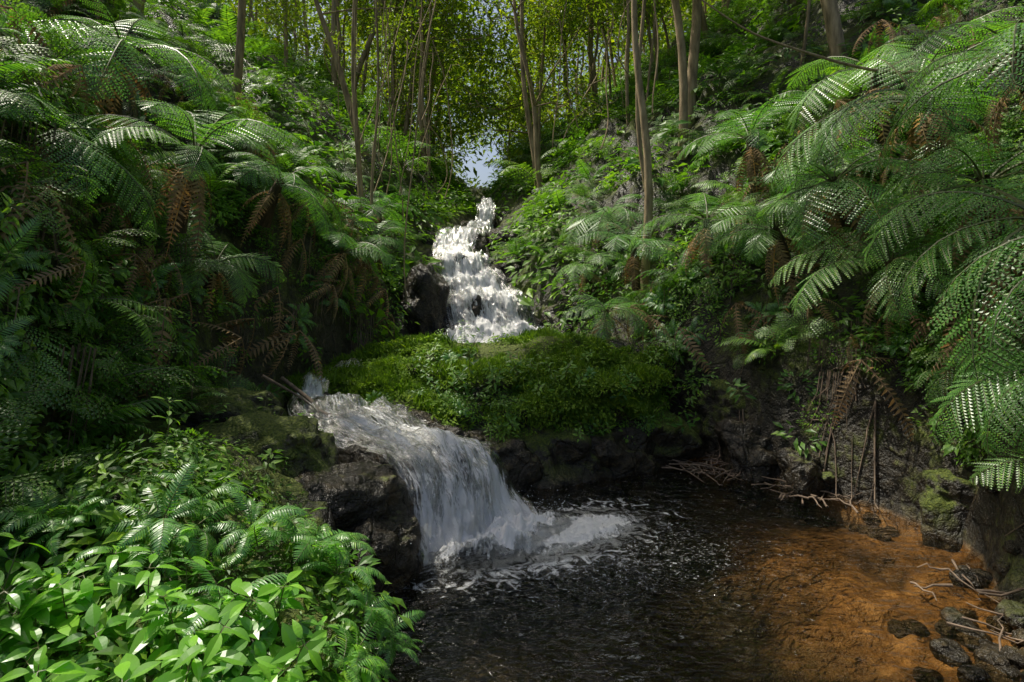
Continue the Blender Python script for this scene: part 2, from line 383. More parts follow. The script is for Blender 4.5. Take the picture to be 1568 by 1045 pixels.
def npmesh(name,v,f,mat,smooth=True):
    me=bpy.data.meshes.new(name);me.from_pydata(v.tolist(),[],f.tolist());me.materials.append(mat)
    if smooth: me.polygons.foreach_set('use_smooth',[True]*len(f))
    me.update();o=bpy.data.objects.new(name,me);LINK(o);return o
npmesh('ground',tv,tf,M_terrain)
A=tv[tf];C=A.mean(1);D1=A[:,2]-A[:,0];D2=A[:,3]-A[:,1];CR=np.cross(D1,D2);AR=np.linalg.norm(CR,axis=1)/2;NR=CR/(2*AR[:,None]+1e-12);NR*=np.sign(NR[:,2:3])
cxl=np.interp(C[:,1],YE,XL);cxr=np.interp(C[:,1],YE,XR)
def sample(n,mask,w=None):
    idx=np.nonzero(mask)[0];p=AR[idx]*(w[idx] if w is not None else 1);p=p/p.sum()
    k=R.choice(idx,n,p=p);u=R.random((n,1));v=R.random((n,1));a=tv[tf[k]]
    P=a[:,0]*(1-u)*(1-v)+a[:,1]*u*(1-v)+a[:,2]*u*v+a[:,3]*(1-u)*v
    return P,NR[k]
infr=(np.abs(C[:,0])<C[:,1]*1.0+1.8)&(C[:,1]>1.6)
upstream=(C[:,1]>5.5)&(C[:,1]<8.6)&(C[:,0]>-3.2)&(C[:,0]<0)
def banks(m): return ((C[:,0]<cxl-m)|(C[:,0]>cxr+m))&(C[:,2]>.12)&~upstream

# ------------------------------------------------------------------ rocks
def ico(sub):
    import bmesh
    bm=bmesh.new();bmesh.ops.create_icosphere(bm,subdivisions=sub,radius=1);bm.verts.ensure_lookup_table()
    v=np.array([q.co[:] for q in bm.verts]);f=np.array([[a.index for a in q.verts] for q in bm.faces]);bm.free();return v,f
IV={s:ico(s) for s in(1,4,5,6)}
def rock(name,c,r,seed,mat=None,sub=5,amp=.22,sq=.75,yaw=0,lump=0):
    v,f=IV[sub];v=v.copy();v=np.sign(v)*np.abs(v)**sq;v/=np.abs(v).max()
    d=fbm(v[:,0]*1.3+seed,v[:,1]*1.3,v[:,2]*1.3,3)*amp+fbm(v[:,0]*5+seed,v[:,1]*5,v[:,2]*5,3)*amp*.22
    cell=vnoise(v[:,0]*2.2+seed*3,v[:,1]*2.2,v[:,2]*2.2);d+=np.round(cell*3)/3*amp*.3
    if lump:
        w=v*np.array(r);d+=lump*fbm(w[:,0]*1.6+seed,w[:,1]*1.6,w[:,2]*2.2,4)
    v=v*(1+d[:,None])*np.array(r)
    ca,sa=math.cos(yaw),math.sin(yaw);v=np.stack([v[:,0]*ca-v[:,1]*sa,v[:,0]*sa+v[:,1]*ca,v[:,2]],1)+np.array(c)
    return npmesh(name,v,f,mat or M_rock)
mound=rock('mossy_boulder',(-.35,9.0,.40),(2.75,1.65,1.0),11,M_mossrock,6,.14,.66,0,.20)
for i,(c,r,y) in enumerate([((-1.55,5.22,.36),(.60,.45,.50),.5),((-1.2,4.92,.12),(.38,.32,.42),1),((-2.35,5.4,.8),(.6,.45,.45),.2),((-1.2,7.2,.35),(.8,.5,.5),0),
    ((-.4,7.3,.15),(.7,.4,.42),.4),((1.4,8.0,.05),(.6,.5,.5),.2),((-2.0,13.2,1.9),(.5,.7,.95),.2),((-2.4,14.8,2.2),(.7,.6,.85),.8),((1.3,13.2,1.4),(.6,.7,.6),.2),((.0,15.6,2.6),(.6,.8,.6),.5),
    ((-.1,18.5,3.6),(.6,.7,.7),0),((-2.6,17.8,3.4),(.7,.7,.7),0),((-1.85,21,4.2),(.6,.8,.6),0),((-.3,22,4.6),(.6,.8,.7),0),((-.85,13.2,1.8),(.22,.25,.4),0),((-1.35,15.0,3.0),(.2,.25,.3),0),((-2.9,5.9,1.0),(.5,.4,.45),.7)]):
    rock('wet_rock',c,r,i*3.7+1,M_mossrock if i in(2,7,16) else M_rock,5,.25,.7,y)
for i,(c,r,y) in enumerate([((3.75,7.2,.1),(.35,.3,.35),.3),((4.75,6.0,.2),(.4,.35,.4),1),((3.3,7.9,.2),(.35,.4,.4),0),((4.95,5.2,.1),(.3,.3,.3),.8),((2.05,9.5,1.15),(.5,.5,.45),.8),((3.3,8.7,.5),(.4,.4,.5),.8)]):
    rock('bank_rock',c,r,i*2.3+40,M_mossrock if i%2==1 else M_rock,5,.3,.62,y)
for i in range(72):
    if i<26: x=R.uniform(2.8,3.8);y=R.uniform(3.2,4.5);s=R.uniform(.04,.11)
    else:
        y=R.uniform(3.4,8);x=np.interp(y,YE,XR)+R.uniform(-.4,.15);s=R.uniform(.03,.11)
    z=float(terr(np.array([x]),np.array([y]))[0]);rock('stream_stone',(x,y,z+s*.25),(s*1.2,s,s*.75),i*1.9+80,M_rock if i%4 else M_mossrock,4,.2,.85,R.uniform(0,6))

# ------------------------------------------------------------------ water
def pool_mat():
    m,nt=newmat('pool_water');v=objco(nt)
    dx=nt.nodes.new('ShaderNodeSeparateXYZ');L(nt,v,dx.inputs[0])
    def blob(cx,cy,rot,sx,sy):
        a=math_(nt,'SUBTRACT',dx.outputs[0],cx);b=math_(nt,'SUBTRACT',dx.outputs[1],cy);c,s=math.cos(rot),math.sin(rot)
        u=math_(nt,'DIVIDE',math_(nt,'ADD',math_(nt,'MULTIPLY',a,c),math_(nt,'MULTIPLY',b,s)),sx)
        w=math_(nt,'DIVIDE',math_(nt,'SUBTRACT',math_(nt,'MULTIPLY',b,c),math_(nt,'MULTIPLY',a,s)),sy)
        return math_(nt,'SQRT',math_(nt,'ADD',math_(nt,'MULTIPLY',u,u),math_(nt,'MULTIPLY',w,w)))
    d=blob(.35,5.75,.52,1.5,.72)
    n=noise(nt,v,6,8,.72,1.6)
    f=math_(nt,'ADD',math_(nt,'SUBTRACT',1.3,d),math_(nt,'MULTIPLY',math_(nt,'SUBTRACT',n,.5),3.4))
    foam=ramp(nt,f,[(.40,(0,0,0)),(.85,(1,1,1))])
    d2=blob(1.0,5.3,.3,2.8,1.7);vn=noise(nt,v,22,5,.65,1.4)
    sp=math_(nt,'ADD',math_(nt,'MULTIPLY',math_(nt,'SUBTRACT',1.,d2),.15),vn);fl=ramp(nt,sp,[(.68,(0,0,0)),(.78,(.55,.55,.55))])
    foam=math_(nt,'MAXIMUM',foam,fl)
    mp=nt.nodes.new('ShaderNodeMapping');mp.inputs['Rotation'].default_value=(0,0,.35);mp.inputs['Scale'].default_value=(1,2.2,1);L(nt,v,mp.inputs[0])
    h1=noise(nt,mp.outputs[0],3.2,2,.5,.5);h2=noise(nt,mp.outputs[0],8,2,.5,.6)
    near=nt.nodes.new('ShaderNodeMapRange');near.inputs[1].default_value=.6;near.inputs[2].default_value=3.4;near.inputs[3].default_value=1;near.inputs[4].default_value=.35;L(nt,d,near.inputs[0])
    b1=nt.nodes.new('ShaderNodeBump');b1.inputs['Distance'].default_value=.2;L(nt,h1,b1.inputs['Height']);L(nt,near.outputs[0],b1.inputs['Strength'])
    b2=nt.nodes.new('ShaderNodeBump');b2.inputs['Distance'].default_value=.09;L(nt,h2,b2.inputs['Height']);L(nt,near.outputs[0],b2.inputs['Strength']);L(nt,b1.outputs[0],b2.inputs['Normal'])
    nm=b2.outputs[0]
    tr=nt.nodes.new('ShaderNodeBsdfTransparent');tr.inputs[0].default_value=(.90,.78,.58,1)
    df=nt.nodes.new('ShaderNodeBsdfDiffuse');df.inputs[0].default_value=(.014,.022,.013,1)
    mx=nt.nodes.new('ShaderNodeMixShader');mx.inputs[0].default_value=.08;L(nt,tr.outputs[0],mx.inputs[1]);L(nt,df.outputs[0],mx.inputs[2])
    gl=nt.nodes.new('ShaderNodeBsdfGlossy');gl.inputs['Roughness'].default_value=.03;L(nt,nm,gl.inputs['Normal'])
    fr=nt.nodes.new('ShaderNodeFresnel');fr.inputs[0].default_value=1.36;L(nt,nm,fr.inputs['Normal'])
    m2=nt.nodes.new('ShaderNodeMixShader');L(nt,fr.outputs[0],m2.inputs[0]);L(nt,mx.outputs[0],m2.inputs[1]);L(nt,gl.outputs[0],m2.inputs[2])
    wf=nt.nodes.new('ShaderNodeBsdfDiffuse');wf.inputs[0].default_value=(.9,.91,.91,1);L(nt,bump(nt,n,1.,.08),wf.inputs['Normal'])
    m3=nt.nodes.new('ShaderNodeMixShader');L(nt,foam,m3.inputs[0]);L(nt,m2.outputs[0],m3.inputs[1]);L(nt,wf.outputs[0],m3.inputs[2])
    o=nt.nodes.new('ShaderNodeOutputMaterial');L(nt,m3.outputs[0],o.inputs[0]);return m
M_pool=pool_mat()
def grid(name,x0,x1,y0,y1,z,n,mat):
    x=np.linspace(x0,x1,n);y=np.linspace(y0,y1,n);XX,YY=np.meshgrid(x,y)
    v=np.stack([XX.ravel(),YY.ravel(),np.full(n*n,z)],1);i=(np.arange(n-1)[:,None]*n+np.arange(n-1)[None]).ravel()
    return npmesh(name,v,np.stack([i,i+1,i+n+1,i+n],1),mat)
grid('pool_water',-4,6.5,-6,8.9,0,40,M_pool)
def fall_mat(name,lo,hi,su,sv):
    m,nt=newmat(name);uv=nt.nodes.new('ShaderNodeUVMap').outputs[0]
    def nz(a,b,d,r,ds):
        mp=nt.nodes.new('ShaderNodeMapping');mp.inputs['Scale'].default_value=(a,b,1);L(nt,uv,mp.inputs[0]);return noise(nt,mp.outputs[0],1,d,r,ds)
    n0=nz(2.6,1.3,2,.5,.6);n=nz(su,sv,5,.7,.6);n2=nz(su*3.6,sv*3.0,4,.78,.6)
    at=nt.nodes.new('ShaderNodeAttribute');at.attribute_name='dens'
    s=math_(nt,'ADD',math_(nt,'MULTIPLY',n,.6),math_(nt,'ADD',math_(nt,'MULTIPLY',n2,.6),math_(nt,'SUBTRACT',at.outputs['Fac'],.825)))
    s=math_(nt,'ADD',s,math_(nt,'MULTIPLY',n0,.45))
    k=ramp(nt,s,[(lo,(0,0,0)),(hi,(1,1,1))])
    wf=nt.nodes.new('ShaderNodeBsdfDiffuse');L(nt,ramp(nt,s,[(.42,(.68,.73,.76)),(.54,(.96,.96,.96))]),wf.inputs[0])
    bb=bump(nt,s,1.,.06);L(nt,bb,wf.inputs['Normal'])
    tl=nt.nodes.new('ShaderNodeBsdfTranslucent');tl.inputs[0].default_value=(.93,.95,.96,1)
    w2=nt.nodes.new('ShaderNodeMixShader');w2.inputs[0].default_value=.3;L(nt,wf.outputs[0],w2.inputs[1]);L(nt,tl.outputs[0],w2.inputs[2])
    tr=nt.nodes.new('ShaderNodeBsdfTransparent');tr.inputs[0].default_value=(.9,.9,.88,1);gl=nt.nodes.new('ShaderNodeBsdfGlossy');gl.inputs['Roughness'].default_value=.15;L(nt,bb,gl.inputs['Normal'])
    fr=nt.nodes.new('ShaderNodeFresnel');fr.inputs[0].default_value=1.25;L(nt,bb,fr.inputs['Normal'])
    cl=nt.nodes.new('ShaderNodeMixShader');L(nt,fr.outputs[0],cl.inputs[0]);L(nt,tr.outputs[0],cl.inputs[1]);L(nt,gl.outputs[0],cl.inputs[2])
    x=nt.nodes.new('ShaderNodeMixShader');L(nt,k,x.inputs[0]);L(nt,cl.outputs[0],x.inputs[1]);L(nt,w2.outputs[0],x.inputs[2])
    o=nt.nodes.new('ShaderNodeOutputMaterial');L(nt,x.outputs[0],o.inputs[0]);return m
M_fall=fall_mat('white_water',.45,.57,9,1.5);M_fall2=fall_mat('white_water_spray',.53,.61,15,2.8)
def catmull(P,n):
    P=np.array(P,float);k=len(P);out=[]
    Q=np.vstack([2*P[0]-P[1],P,2*P[-1]-P[-2]])
    for t in np.linspace(0,k-1-1e-6,n):
        i=int(t);f=t-i;a,b,c,d=Q[i],Q[i+1],Q[i+2],Q[i+3]
        out.append(.5*((2*b)+(-a+c)*f+(2*a-5*b+4*c-d)*f*f+(-a+3*b-3*c+d)*f**3))
    return np.array(out)
def cascade(name,Lp,Rp,dens,nvv,nuu,off,amp,mat,seed,wide=0,drop=0,parent=None,ledge=.07):
    a=catmull(Lp,nvv);c=catmull(Rp,nvv);dn=np.interp(np.linspace(0,1,nvv),np.linspace(0,1,len(dens)),dens)
    w=np.linspace(-wide,1+wide,nuu);G=a[:,None]*(1-w[None,:,None])+c[:,None]*w[None,:,None]
    ctr=G.mean(1);ln=np.concatenate([[0],np.cumsum(np.linalg.norm(np.diff(ctr,axis=0),axis=1))])
    du=np.gradient(G,axis=1);dv=np.gradient(G,axis=0);nn=np.cross(du,dv);nn/=np.linalg.norm(nn,axis=2,keepdims=True)+1e-9;nn*=np.sign(nn[...,2:3]+1e-6)
    wid=np.linalg.norm(c-a,axis=1)[:,None]*w[None]
    base=ln[:,None]+0*wid
    bulge=.10*np.sin(np.pi*np.clip(w,0,1))[None]*1.
    h=off+amp*(fbm(wid*5,base*1.8,seed,4,.6)+.7*vnoise(wid*14,base*4,seed+5)+.4*vnoise(wid*30,base*9,seed+9))+bulge*(0 if drop else 1)
    lg=ledge*np.sin(base*5.5+2.2*vnoise(wid*2.2,base*.4,2.));h=h+lg*(1 if drop==0 else .9)
    G=G+nn*h[...,None]
    if drop: G[...,2]-=drop*np.abs(np.clip(np.abs(w-.5)-.5,0,9))[None]*3
    v=G.reshape(-1,3);i=(np.arange(nvv-1)[:,None]*nuu+np.arange(nuu-1)[None]).ravel();f=np.stack([i,i+1,i+nuu+1,i+nuu],1)
    o=npmesh(name,v,f,mat);me=o.data
    uvl=me.uv_layers.new(name='UVMap');li=np.zeros(len(me.loops),np.int32);me.loops.foreach_get('vertex_index',li)
    uvv=np.stack([wid.ravel(),base.ravel()],1);uvl.data.foreach_set('uv',uvv[li].ravel())
    at=me.attributes.new('dens','FLOAT','POINT');edge=np.clip(np.minimum(w,1-w)*5,0,1)[None]
    at.data.foreach_set('value',(dn[:,None]-.3*(1-edge)).ravel())
    if parent:o.parent=parent
    return o
LL=[(-2.6,10.5,1.13),(-3.1,8.6,1.1),(-2.96,7.6,1.06),(-2.75,7.0,.97),(-2.3,6.3,.92),(-1.5,5.8,.86),(-1.2,5.58,.70),(-1.02,5.38,.36),(-.92,5.18,-.04)]
LR=[(-1.2,10.5,1.13),(-2.4,8.8,1.1),(-2.5,7.7,1.06),(-1.95,7.5,.99),(-1.4,6.95,.93),(-.75,6.6,.84),(-.35,6.52,.66),(.0,6.4,.34),(.4,6.25,-.04)]
LD=[.35,.4,.60,.45,.46,.59,.58,.58,.88]
UL=[(-1.2,22.5,5.5),(-1.25,20.2,5.05),(-1.3,19.6,4.4),(-1.5,18.4,4.1),(-2.2,17.2,3.8),(-2.25,16.2,3.3),(-2.1,15.2,3.15),(-1.8,14.2,2.25),(-1.65,13.5,2.05),(-1.5,12.8,1.4),(-1.55,12.0,1.1)]
UR=[(-.72,22.5,5.5),(-.6,20.2,5.05),(-.65,19.6,4.4),(-.8,18.4,4.15),(-.95,17.2,3.9),(-1.15,16.2,3.4),(-.7,15.2,3.1),(-.1,14.2,2.45),(.28,13.5,2.1),(.75,12.8,1.5),(1.3,12.1,1.1)]
UD=[.59,.59,.62,.57,.59,.52,.59,.59,.57,.61,.86]
lc=bpy.data.objects.new('lower_waterfall',None);LINK(lc);uc=bpy.data.objects.new('upper_waterfall',None);LINK(uc)
cascade('sheet',LL,LR,LD,300,140,.02,.045,M_fall,1.,parent=lc);cascade('spray_sheet',LL[4:],LR[4:],LD[4:],240,140,.07,.07,M_fall2,9.,parent=lc)
cascade('sheet',UL,UR,UD,300,80,.06,.07,M_fall,3.,parent=uc,ledge=.10);cascade('spray_sheet',UL,UR,UD,300,80,.16,.10,M_fall2,19.,parent=uc,ledge=.10)
cascade('cascade_rock_bed',LL[2:],LR[2:],LD[2:],140,100,-.06,.05,M_rock,5.,wide=.35,drop=.9)
cascade('upper_rock_bed',UL,UR,UD,180,80,-.10,.10,M_rock,7.,wide=.5,drop=.6,ledge=.10)
def foam(name,cx,cy,rot,sx,sy,hh,seed,z0,parent):
    n=110;a=np.linspace(-1.25,1.25,n);XX,YY=np.meshgrid(a,a);rr=np.sqrt(XX**2+YY**2)
    px=XX*sx;py=YY*sy;c,s=math.cos(rot),math.sin(rot);wx=cx+px*c-py*s;wy=cy+px*s+py*c
    fo=np.clip(1.15-rr,0,1);h=z0+hh*fo*(.55+.9*np.abs(fbm(wx*4,wy*4,seed,5,.6)))-.03*(rr>1.1)
    i1=(np.arange(n-1)[:,None]*n+np.arange(n-1)[None]).ravel()
    o=npmesh(name,np.stack([wx.ravel(),wy.ravel(),h.ravel()],1),np.stack([i1,i1+1,i1+n+1,i1+n],1),M_fall);me=o.data
    uvl=me.uv_layers.new(name='UVMap');li=np.zeros(len(me.loops),np.int32);me.loops.foreach_get('vertex_index',li)
    uvl.data.foreach_set('uv',np.stack([wx.ravel()*.7,wy.ravel()*2.6],1)[li].ravel())
    at=me.attributes.new('dens','FLOAT','POINT');at.data.foreach_set('value',(.12+.72*np.clip(1.2-rr,0,1)).ravel());o.parent=parent
foam('splash_foam',-.12,5.66,.72,.98,.40,.19,3.,.0,lc);foam('splash_foam',.5,5.85,.42,1.2,.46,.06,7.,.0,lc)
foam('splash_foam',-.15,12.0,.05,1.5,.4,.22,5.,1.1,uc)
grid('upper_pool_water',-3.2,2.,9.6,12.6,1.08,10,M_pool)
v,f=IV[1];db=Buf();db.add(v.tolist(),[tuple(q) for q in f.tolist()])
M_drop=simple_mat('water_drop',(.75,.78,.8),(.9,.9,.9),3,.2);tplcoll('water_drop',[db],[M_drop])
n=1100;t=R.random(n);P=np.stack([-.9+t*1.3+R.normal(0,.14,n),5.12+t*1.1+R.normal(0,.14,n)-.05,np.abs(R.normal(0,.14,n))],1)
scatter('water_spray','water_drop',P,np.zeros((n,3)),R.uniform(.0015,.006,n),lc)

# ------------------------------------------------------------------ plants on banks
def plant_layer(name,tpl,n,mask,smin,smax,lean,lift=0,w=None,jit=.15):
    P,Nn=sample(n,mask,w);P=P+Nn*lift
    return scatter(name,tpl,P,orient(Nn,lean,jit=jit),R.uniform(smin,smax,len(P)))
yy=C[:,1];xx=C[:,0];clusterw=np.clip(.5+1.0*fbm(C[:,0]*.7,C[:,1]*.7,C[:,2]*.7,3),.05,2)
dark=(xx<-2.3)&(yy>6.8)&(yy<10.5)&(C[:,2]<3.4)
ledge=(xx>-3.2)&(xx<-1.2)&(yy>4.5)&(yy<6.8)     # mossy rock bank beside the lower fall
rwall=(xx>3)&(yy>4.6)&(yy<9)&(C[:,2]<1.5)
plant_layer('groundcover_plants','groundcover',2450,banks(.25)&infr&(yy<12)&(C[:,2]>.4)&~(rwall&(R.random(len(C))<.75))&~(dark&(R.random(len(C))<.6))&~(ledge&(R.random(len(C))<.75)),.3,.6,.6,0,clusterw)
plant_layer('groundcover_plants','groundcover',2000,banks(.2)&infr&(yy>=11)&(yy<36),.9,1.8,.5)
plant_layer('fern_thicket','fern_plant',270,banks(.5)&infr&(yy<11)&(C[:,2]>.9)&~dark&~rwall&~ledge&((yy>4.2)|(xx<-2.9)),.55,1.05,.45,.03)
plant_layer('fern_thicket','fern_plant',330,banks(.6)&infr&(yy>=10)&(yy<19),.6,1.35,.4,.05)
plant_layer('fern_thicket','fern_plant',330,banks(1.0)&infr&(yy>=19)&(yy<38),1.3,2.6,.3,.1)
plant_layer('sword_ferns','sword_fern',110,banks(.3)&infr&(yy<10)&(C[:,2]>.35)&~rwall&~ledge,.3,.6,.6,.02)
plant_layer('dry_hanging_fronds','dead_frond_skirt',250,banks(.4)&infr&(yy>3.5)&(yy<12)&(C[:,2]>1.5)&(NR[:,2]<.8),.5,1.2,.5,.4)
plant_layer('hanging_roots','hanging_roots',190,banks(.2)&infr&(yy>3.5)&(yy<11)&(C[:,2]>1.3)&(NR[:,2]<.7),.6,1.3,.1,.12,jit=.05)
plant_layer('broadleaf_plants','broadleaf_sprig',120,(xx<-.6)&(xx>-2.6)&(yy>2.0)&(yy<3.1)&(C[:,2]>.05),.45,.95,.5,-.08)
plant_layer('foreground_ferns','sword_fern',24,(xx<-.8)&(xx>-3.1)&(yy>2.3)&(yy<4.0)&(C[:,2]>.1),.3,.5,.5,.12)
plant_layer('small_leafy_plants','small_sprig',130,(xx<-2.0)&(xx>-4.2)&(yy>3.4)&(yy<6.0)&(C[:,2]>.6),.4,.8,.7,-.05)
plant_layer('small_leafy_plants','small_sprig',220,banks(.3)&infr&(xx>1)&(yy>8)&(yy<14),.6,1.1,.6,-.05)
def mesh_sample(o,n,fn):
    me=o.data;v=np.zeros(len(me.vertices)*3);me.vertices.foreach_get('co',v);v=v.reshape(-1,3)
    nn=np.zeros(len(me.vertices)*3);me.vertices.foreach_get('normal',nn);nn=nn.reshape(-1,3)
    i=np.nonzero(fn(v,nn))[0];k=R.choice(i,n);return v[k]+R.normal(0,.012,(n,3)),nn[k]
P,Nn=mesh_sample(mound,3000,lambda v,n:(n[:,2]>.12)&(v[:,2]>.7-.25*(v[:,0]<-.5))&(v[:,1]<10)&(fbm(v[:,0]*2,v[:,1]*2,v[:,2]*2,3)>-.4))
scatter('boulder_grass','grass_tuft',P,orient(Nn,.5),R.uniform(.4,1.3,len(P)),None)
P,Nn=mesh_sample(mound,300,lambda v,n:(n[:,1]<-.3)&(v[:,2]>.45)&(v[:,2]<1.15)&(v[:,0]>-2.3)&((v[:,2]>.85)|(v[:,0]>-.8))&(fbm(v[:,0]*1.5,v[:,1],v[:,2]*1.5,2)>-.05))
scatter('boulder_creepers','groundcover',P,orient(Nn,.7),R.uniform(.13,.32,len(P)))
P,Nn=mesh_sample(mound,100,lambda v,n:(n[:,1]<.1)&(v[:,2]>.5)&(v[:,0]>-1.2))
scatter('boulder_creepers','small_sprig',P,orient(Nn,.8),R.uniform(.35,.8,len(P)))
P,Nn=mesh_sample(mound,36,lambda v,n:(n[:,1]<.2)&(v[:,2]>.9));scatter('boulder_ferns','sword_fern',P,orient(Nn,.6),R.uniform(.15,.30,len(P)))

# ------------------------------------------------------------------ hero tree ferns
def fern_mesh(k,th):
    b=Buf();b.merge(b_big[k],Matrix.Identity(4))
    tube(b,[(0,0,.05),(.02,0,-.2*th),(.03,.02,-.6*th),(0,0,-th)],[.04,.055,.055,.07],10,2)
    for i in range(12):
        a=rg.uniform(0,6.28);bb=rg.choice(deadf);o=len(b.m);b.merge(bb,Matrix.Translation((0,0,-.05))@Matrix.Rotation(a,4,'Z')@Matrix.Scale(rg.uniform(.4,.8),4))
        for q in range(o,len(b.m)): b.m[q]=3
    return b.mesh('tree_fern_mesh',[M_fern,M_stem,M_darkbark,M_dead])
FM=[fern_mesh(0,.6),fern_mesh(1,.45),fern_mesh(2,.6)]
heroes=[((4.3,4.6,3.1),1.8,(-.45,-.1)),((4.9,5.9,3.6),1.6,(-.4,-.1)),((4.6,6.9,2.8),1.4,(-.45,-.15)),((4.0,4.0,1.95),1.35,(-.55,-.1)),((4.7,6.6,4.7),1.8,(-.35,-.1)),
 ((3.8,8.2,3.3),1.4,(-.4,-.2)),((3.3,9.6,3.6),1.5,(-.2,-.2)),((1.65,9.9,2.05),.95,(-.1,-.2)),((2.4,11.2,3.2),1.3,(-.1,-.2)),((1.6,12.6,2.9),1.15,(-.2,-.2)),((2.3,13.5,4.1),1.5,(-.1,-.1)),
 ((-3.3,5.9,3.9),1.4,(.35,-.2)),((-4.1,5.0,3.9),1.4,(.4,-.1)),((-3.4,8.3,4.0),1.4,(.4,-.1)),((-3.1,10.4,3.1),1.2,(.35,-.1)),((-3.6,6.9,2.8),1.0,(.5,-.2)),((-4.8,7.0,5.4),1.7,(.25,-.1)),
 ((-3.0,12.4,3.5),1.2,(.3,-.1)),((-3.8,4.1,2.3),1.0,(.3,-.1)),((-3.4,14.5,4.4),1.5,(.2,0)),((4.4,10.5,5.2),1.7,(-.2,-.2)),((5.4,8.4,5.6),1.8,(-.3,-.2)),((4.4,4.9,4.5),1.7,(-.5,-.05)),((4.6,4.3,1.0),1.2,(-.5,-.1)),
 ((5.0,5.4,2.5),1.3,(-.6,-.1)),((4.3,7.6,3.9),1.5,(-.45,-.1)),((4.5,3.6,2.8),1.5,(-.45,.1)),((4.6,5.0,1.9),1.2,(-.65,-.2))]
for i,(p,s,(lx,ly)) in enumerate(heroes):
    o=bpy.data.objects.new('tree_fern',FM[i%3]);LINK(o);o.location=p;o.scale=(s,)*3
    o.rotation_euler=(Matrix.Rotation(lx,3,'Y')@Matrix.Rotation(-ly,3,'X')@Matrix.Rotation(i*1.3,3,'Z')).to_euler()

# ------------------------------------------------------------------ trees
def make_tree(x,y,h,r,lean,crown0=.45,ncl=70,spread=2.2,cs=(.9,1.6),bark=None):
    z=float(terr(np.array([x]),np.array([y]))[0])-.3
    b=Buf();ph=R.uniform(0,6,2);K=16;pts=[];wv=R.uniform(.15,.7)
    for i in range(K+1):
        t=i/K;pts.append(np.array([lean[0]*t*h+wv*math.sin(ph[0]+t*4)*t+.08*math.sin(ph[1]+t*13),lean[1]*t*h+.25*math.sin(ph[1]+t*5)*t,t*h]))
    tube(b,pts,[r*(1.25 if i==0 else 1)*(1-.72*i/K) for i in range(K+1)],9,0);tips=[]
    for i in range(R.integers(8,13)):
        t=R.uniform(crown0,.97);k=int(t*K);p=pts[k];a=R.uniform(0,6.28);ll=spread*R.uniform(.5,1.2)*(1.25-t*.6)
        d=np.array([math.cos(a),math.sin(a),R.uniform(.2,.9)]);q=[p,p+d*ll*.4+np.array([0,0,.1]),p+d*ll*.75+R.normal(0,.12,3),p+d*ll+R.normal(0,.2,3)]
        tube(b,q,[r*.38*(1-t*.4),r*.26,r*.16,r*.05],6,0)
        for s in(.45,.7,.85,1,1.05): tips.append(p+d*ll*s)
    me=b.mesh('tree_trunk_mesh',[bark or M_bark],True);o=bpy.data.objects.new('rainforest_tree',me);LINK(o);o.location=(x,y,z)
    tips=np.array(tips);P=tips[R.integers(0,len(tips),ncl)]+R.normal(0,.4,(ncl,3));W=P+np.array([x,y,z])
    P=P[lit_keep(W,.03,1.2)&skygap(W,.03)];scatter('crown','tree_foliage',P,orient(UPS(len(P)),0,jit=.4),R.uniform(*cs,len(P)),o);return o
make_tree(2.85,12.0,13,.10,(.0,.0),.6,24)
make_tree(4.9,15.5,15,.15,(-.02,.0),.5,30)
make_tree(-3.35,14.0,13,.04,(-.01,0),.6,20)
make_tree(3.3,13.4,13,.06,(-.03,0),.6,20)
cnt=0
while cnt<42:
    y=R.uniform(14,34);x=R.uniform(-.62,.62)*y;xl=np.interp(y,YE,XL);xr=np.interp(y,YE,XR)
    if xl-1.4<x<xr+1.4 or -.125<x/y<-.015: continue
    if x/y<-.3 and R.random()<.4: continue
    make_tree(x,y,R.uniform(9,17),R.uniform(.03,.11)*(1+y/60),(R.normal(0,.11),R.normal(0,.03)),R.uniform(.3,.6),int(R.uniform(28,56)),R.uniform(1.6,3),(1.0,1.9));cnt+=1
for (x,y,h,le) in((-8,10,15,(.06,.0)),(-10,15,16,(.1,0)),(7.5,13,15,(-.08,.05))):
    make_tree(x,y,h,.18,le,.6,50,3.5,(1.2,1.8))
nc=62;cc=np.stack([R.uniform(-14,3,nc),R.uniform(4,25,nc),R.uniform(12.5,16,nc)],1);n=820
P=cc[R.integers(0,nc,n)]+R.normal(0,1,(n,3))*[.85,.85,.4]
P=P[lit_keep(P)];P=P[skygap(P,.03)]
scatter('added_shade_canopy','tree_foliage',P,orient(UPS(len(P)),0,jit=.4),R.uniform(.9,1.4,len(P)))  # overhead foliage added to block the sun, with holes towards the chosen lit spots
# leaf disc added out of view to shade the pool; its holes pass sun flecks
n2=2600;a=R.uniform(0,6.283,n2);rr=3.3*np.sqrt(R.random(n2));P2=np.array([3.0,5.4,0])+S*15+np.stack([rr*np.cos(a),rr*np.sin(a),R.normal(0,.2,n2)],1)
P2=P2[lit_keep(P2,.03,.62,POOLGAPS)];P2=P2[lit_keep(P2,.1,.35,[((3.3,4.4,2.6),.4),((4.0,6.6,3.0),.4)])]
scatter('pool_shade_leaves','tree_foliage',P2,orient(UPS(len(P2)),0,jit=.4),R.uniform(.45,.6,len(P2)))
mk=(C[:,1]>24)&(C[:,1]<80)&(np.abs(C[:,0])<C[:,1]*.85)
P,Nn=sample(1800,mk,np.clip(.5+1.3*fbm(xx*.25,yy*.25,4.,2),.08,3));P[:,2]+=R.uniform(.5,13,len(P));P=P[skygap(P,.03)]
scatter('distant_forest','tree_foliage',P,orient(UPS(len(P)),0,jit=.4),R.uniform(2.2,4.2,len(P)))
n=150;P=np.stack([R.uniform(-6,3,n),R.uniform(22,34,n),R.uniform(9.5,17,n)],1);P=P[skygap(P,.015)]
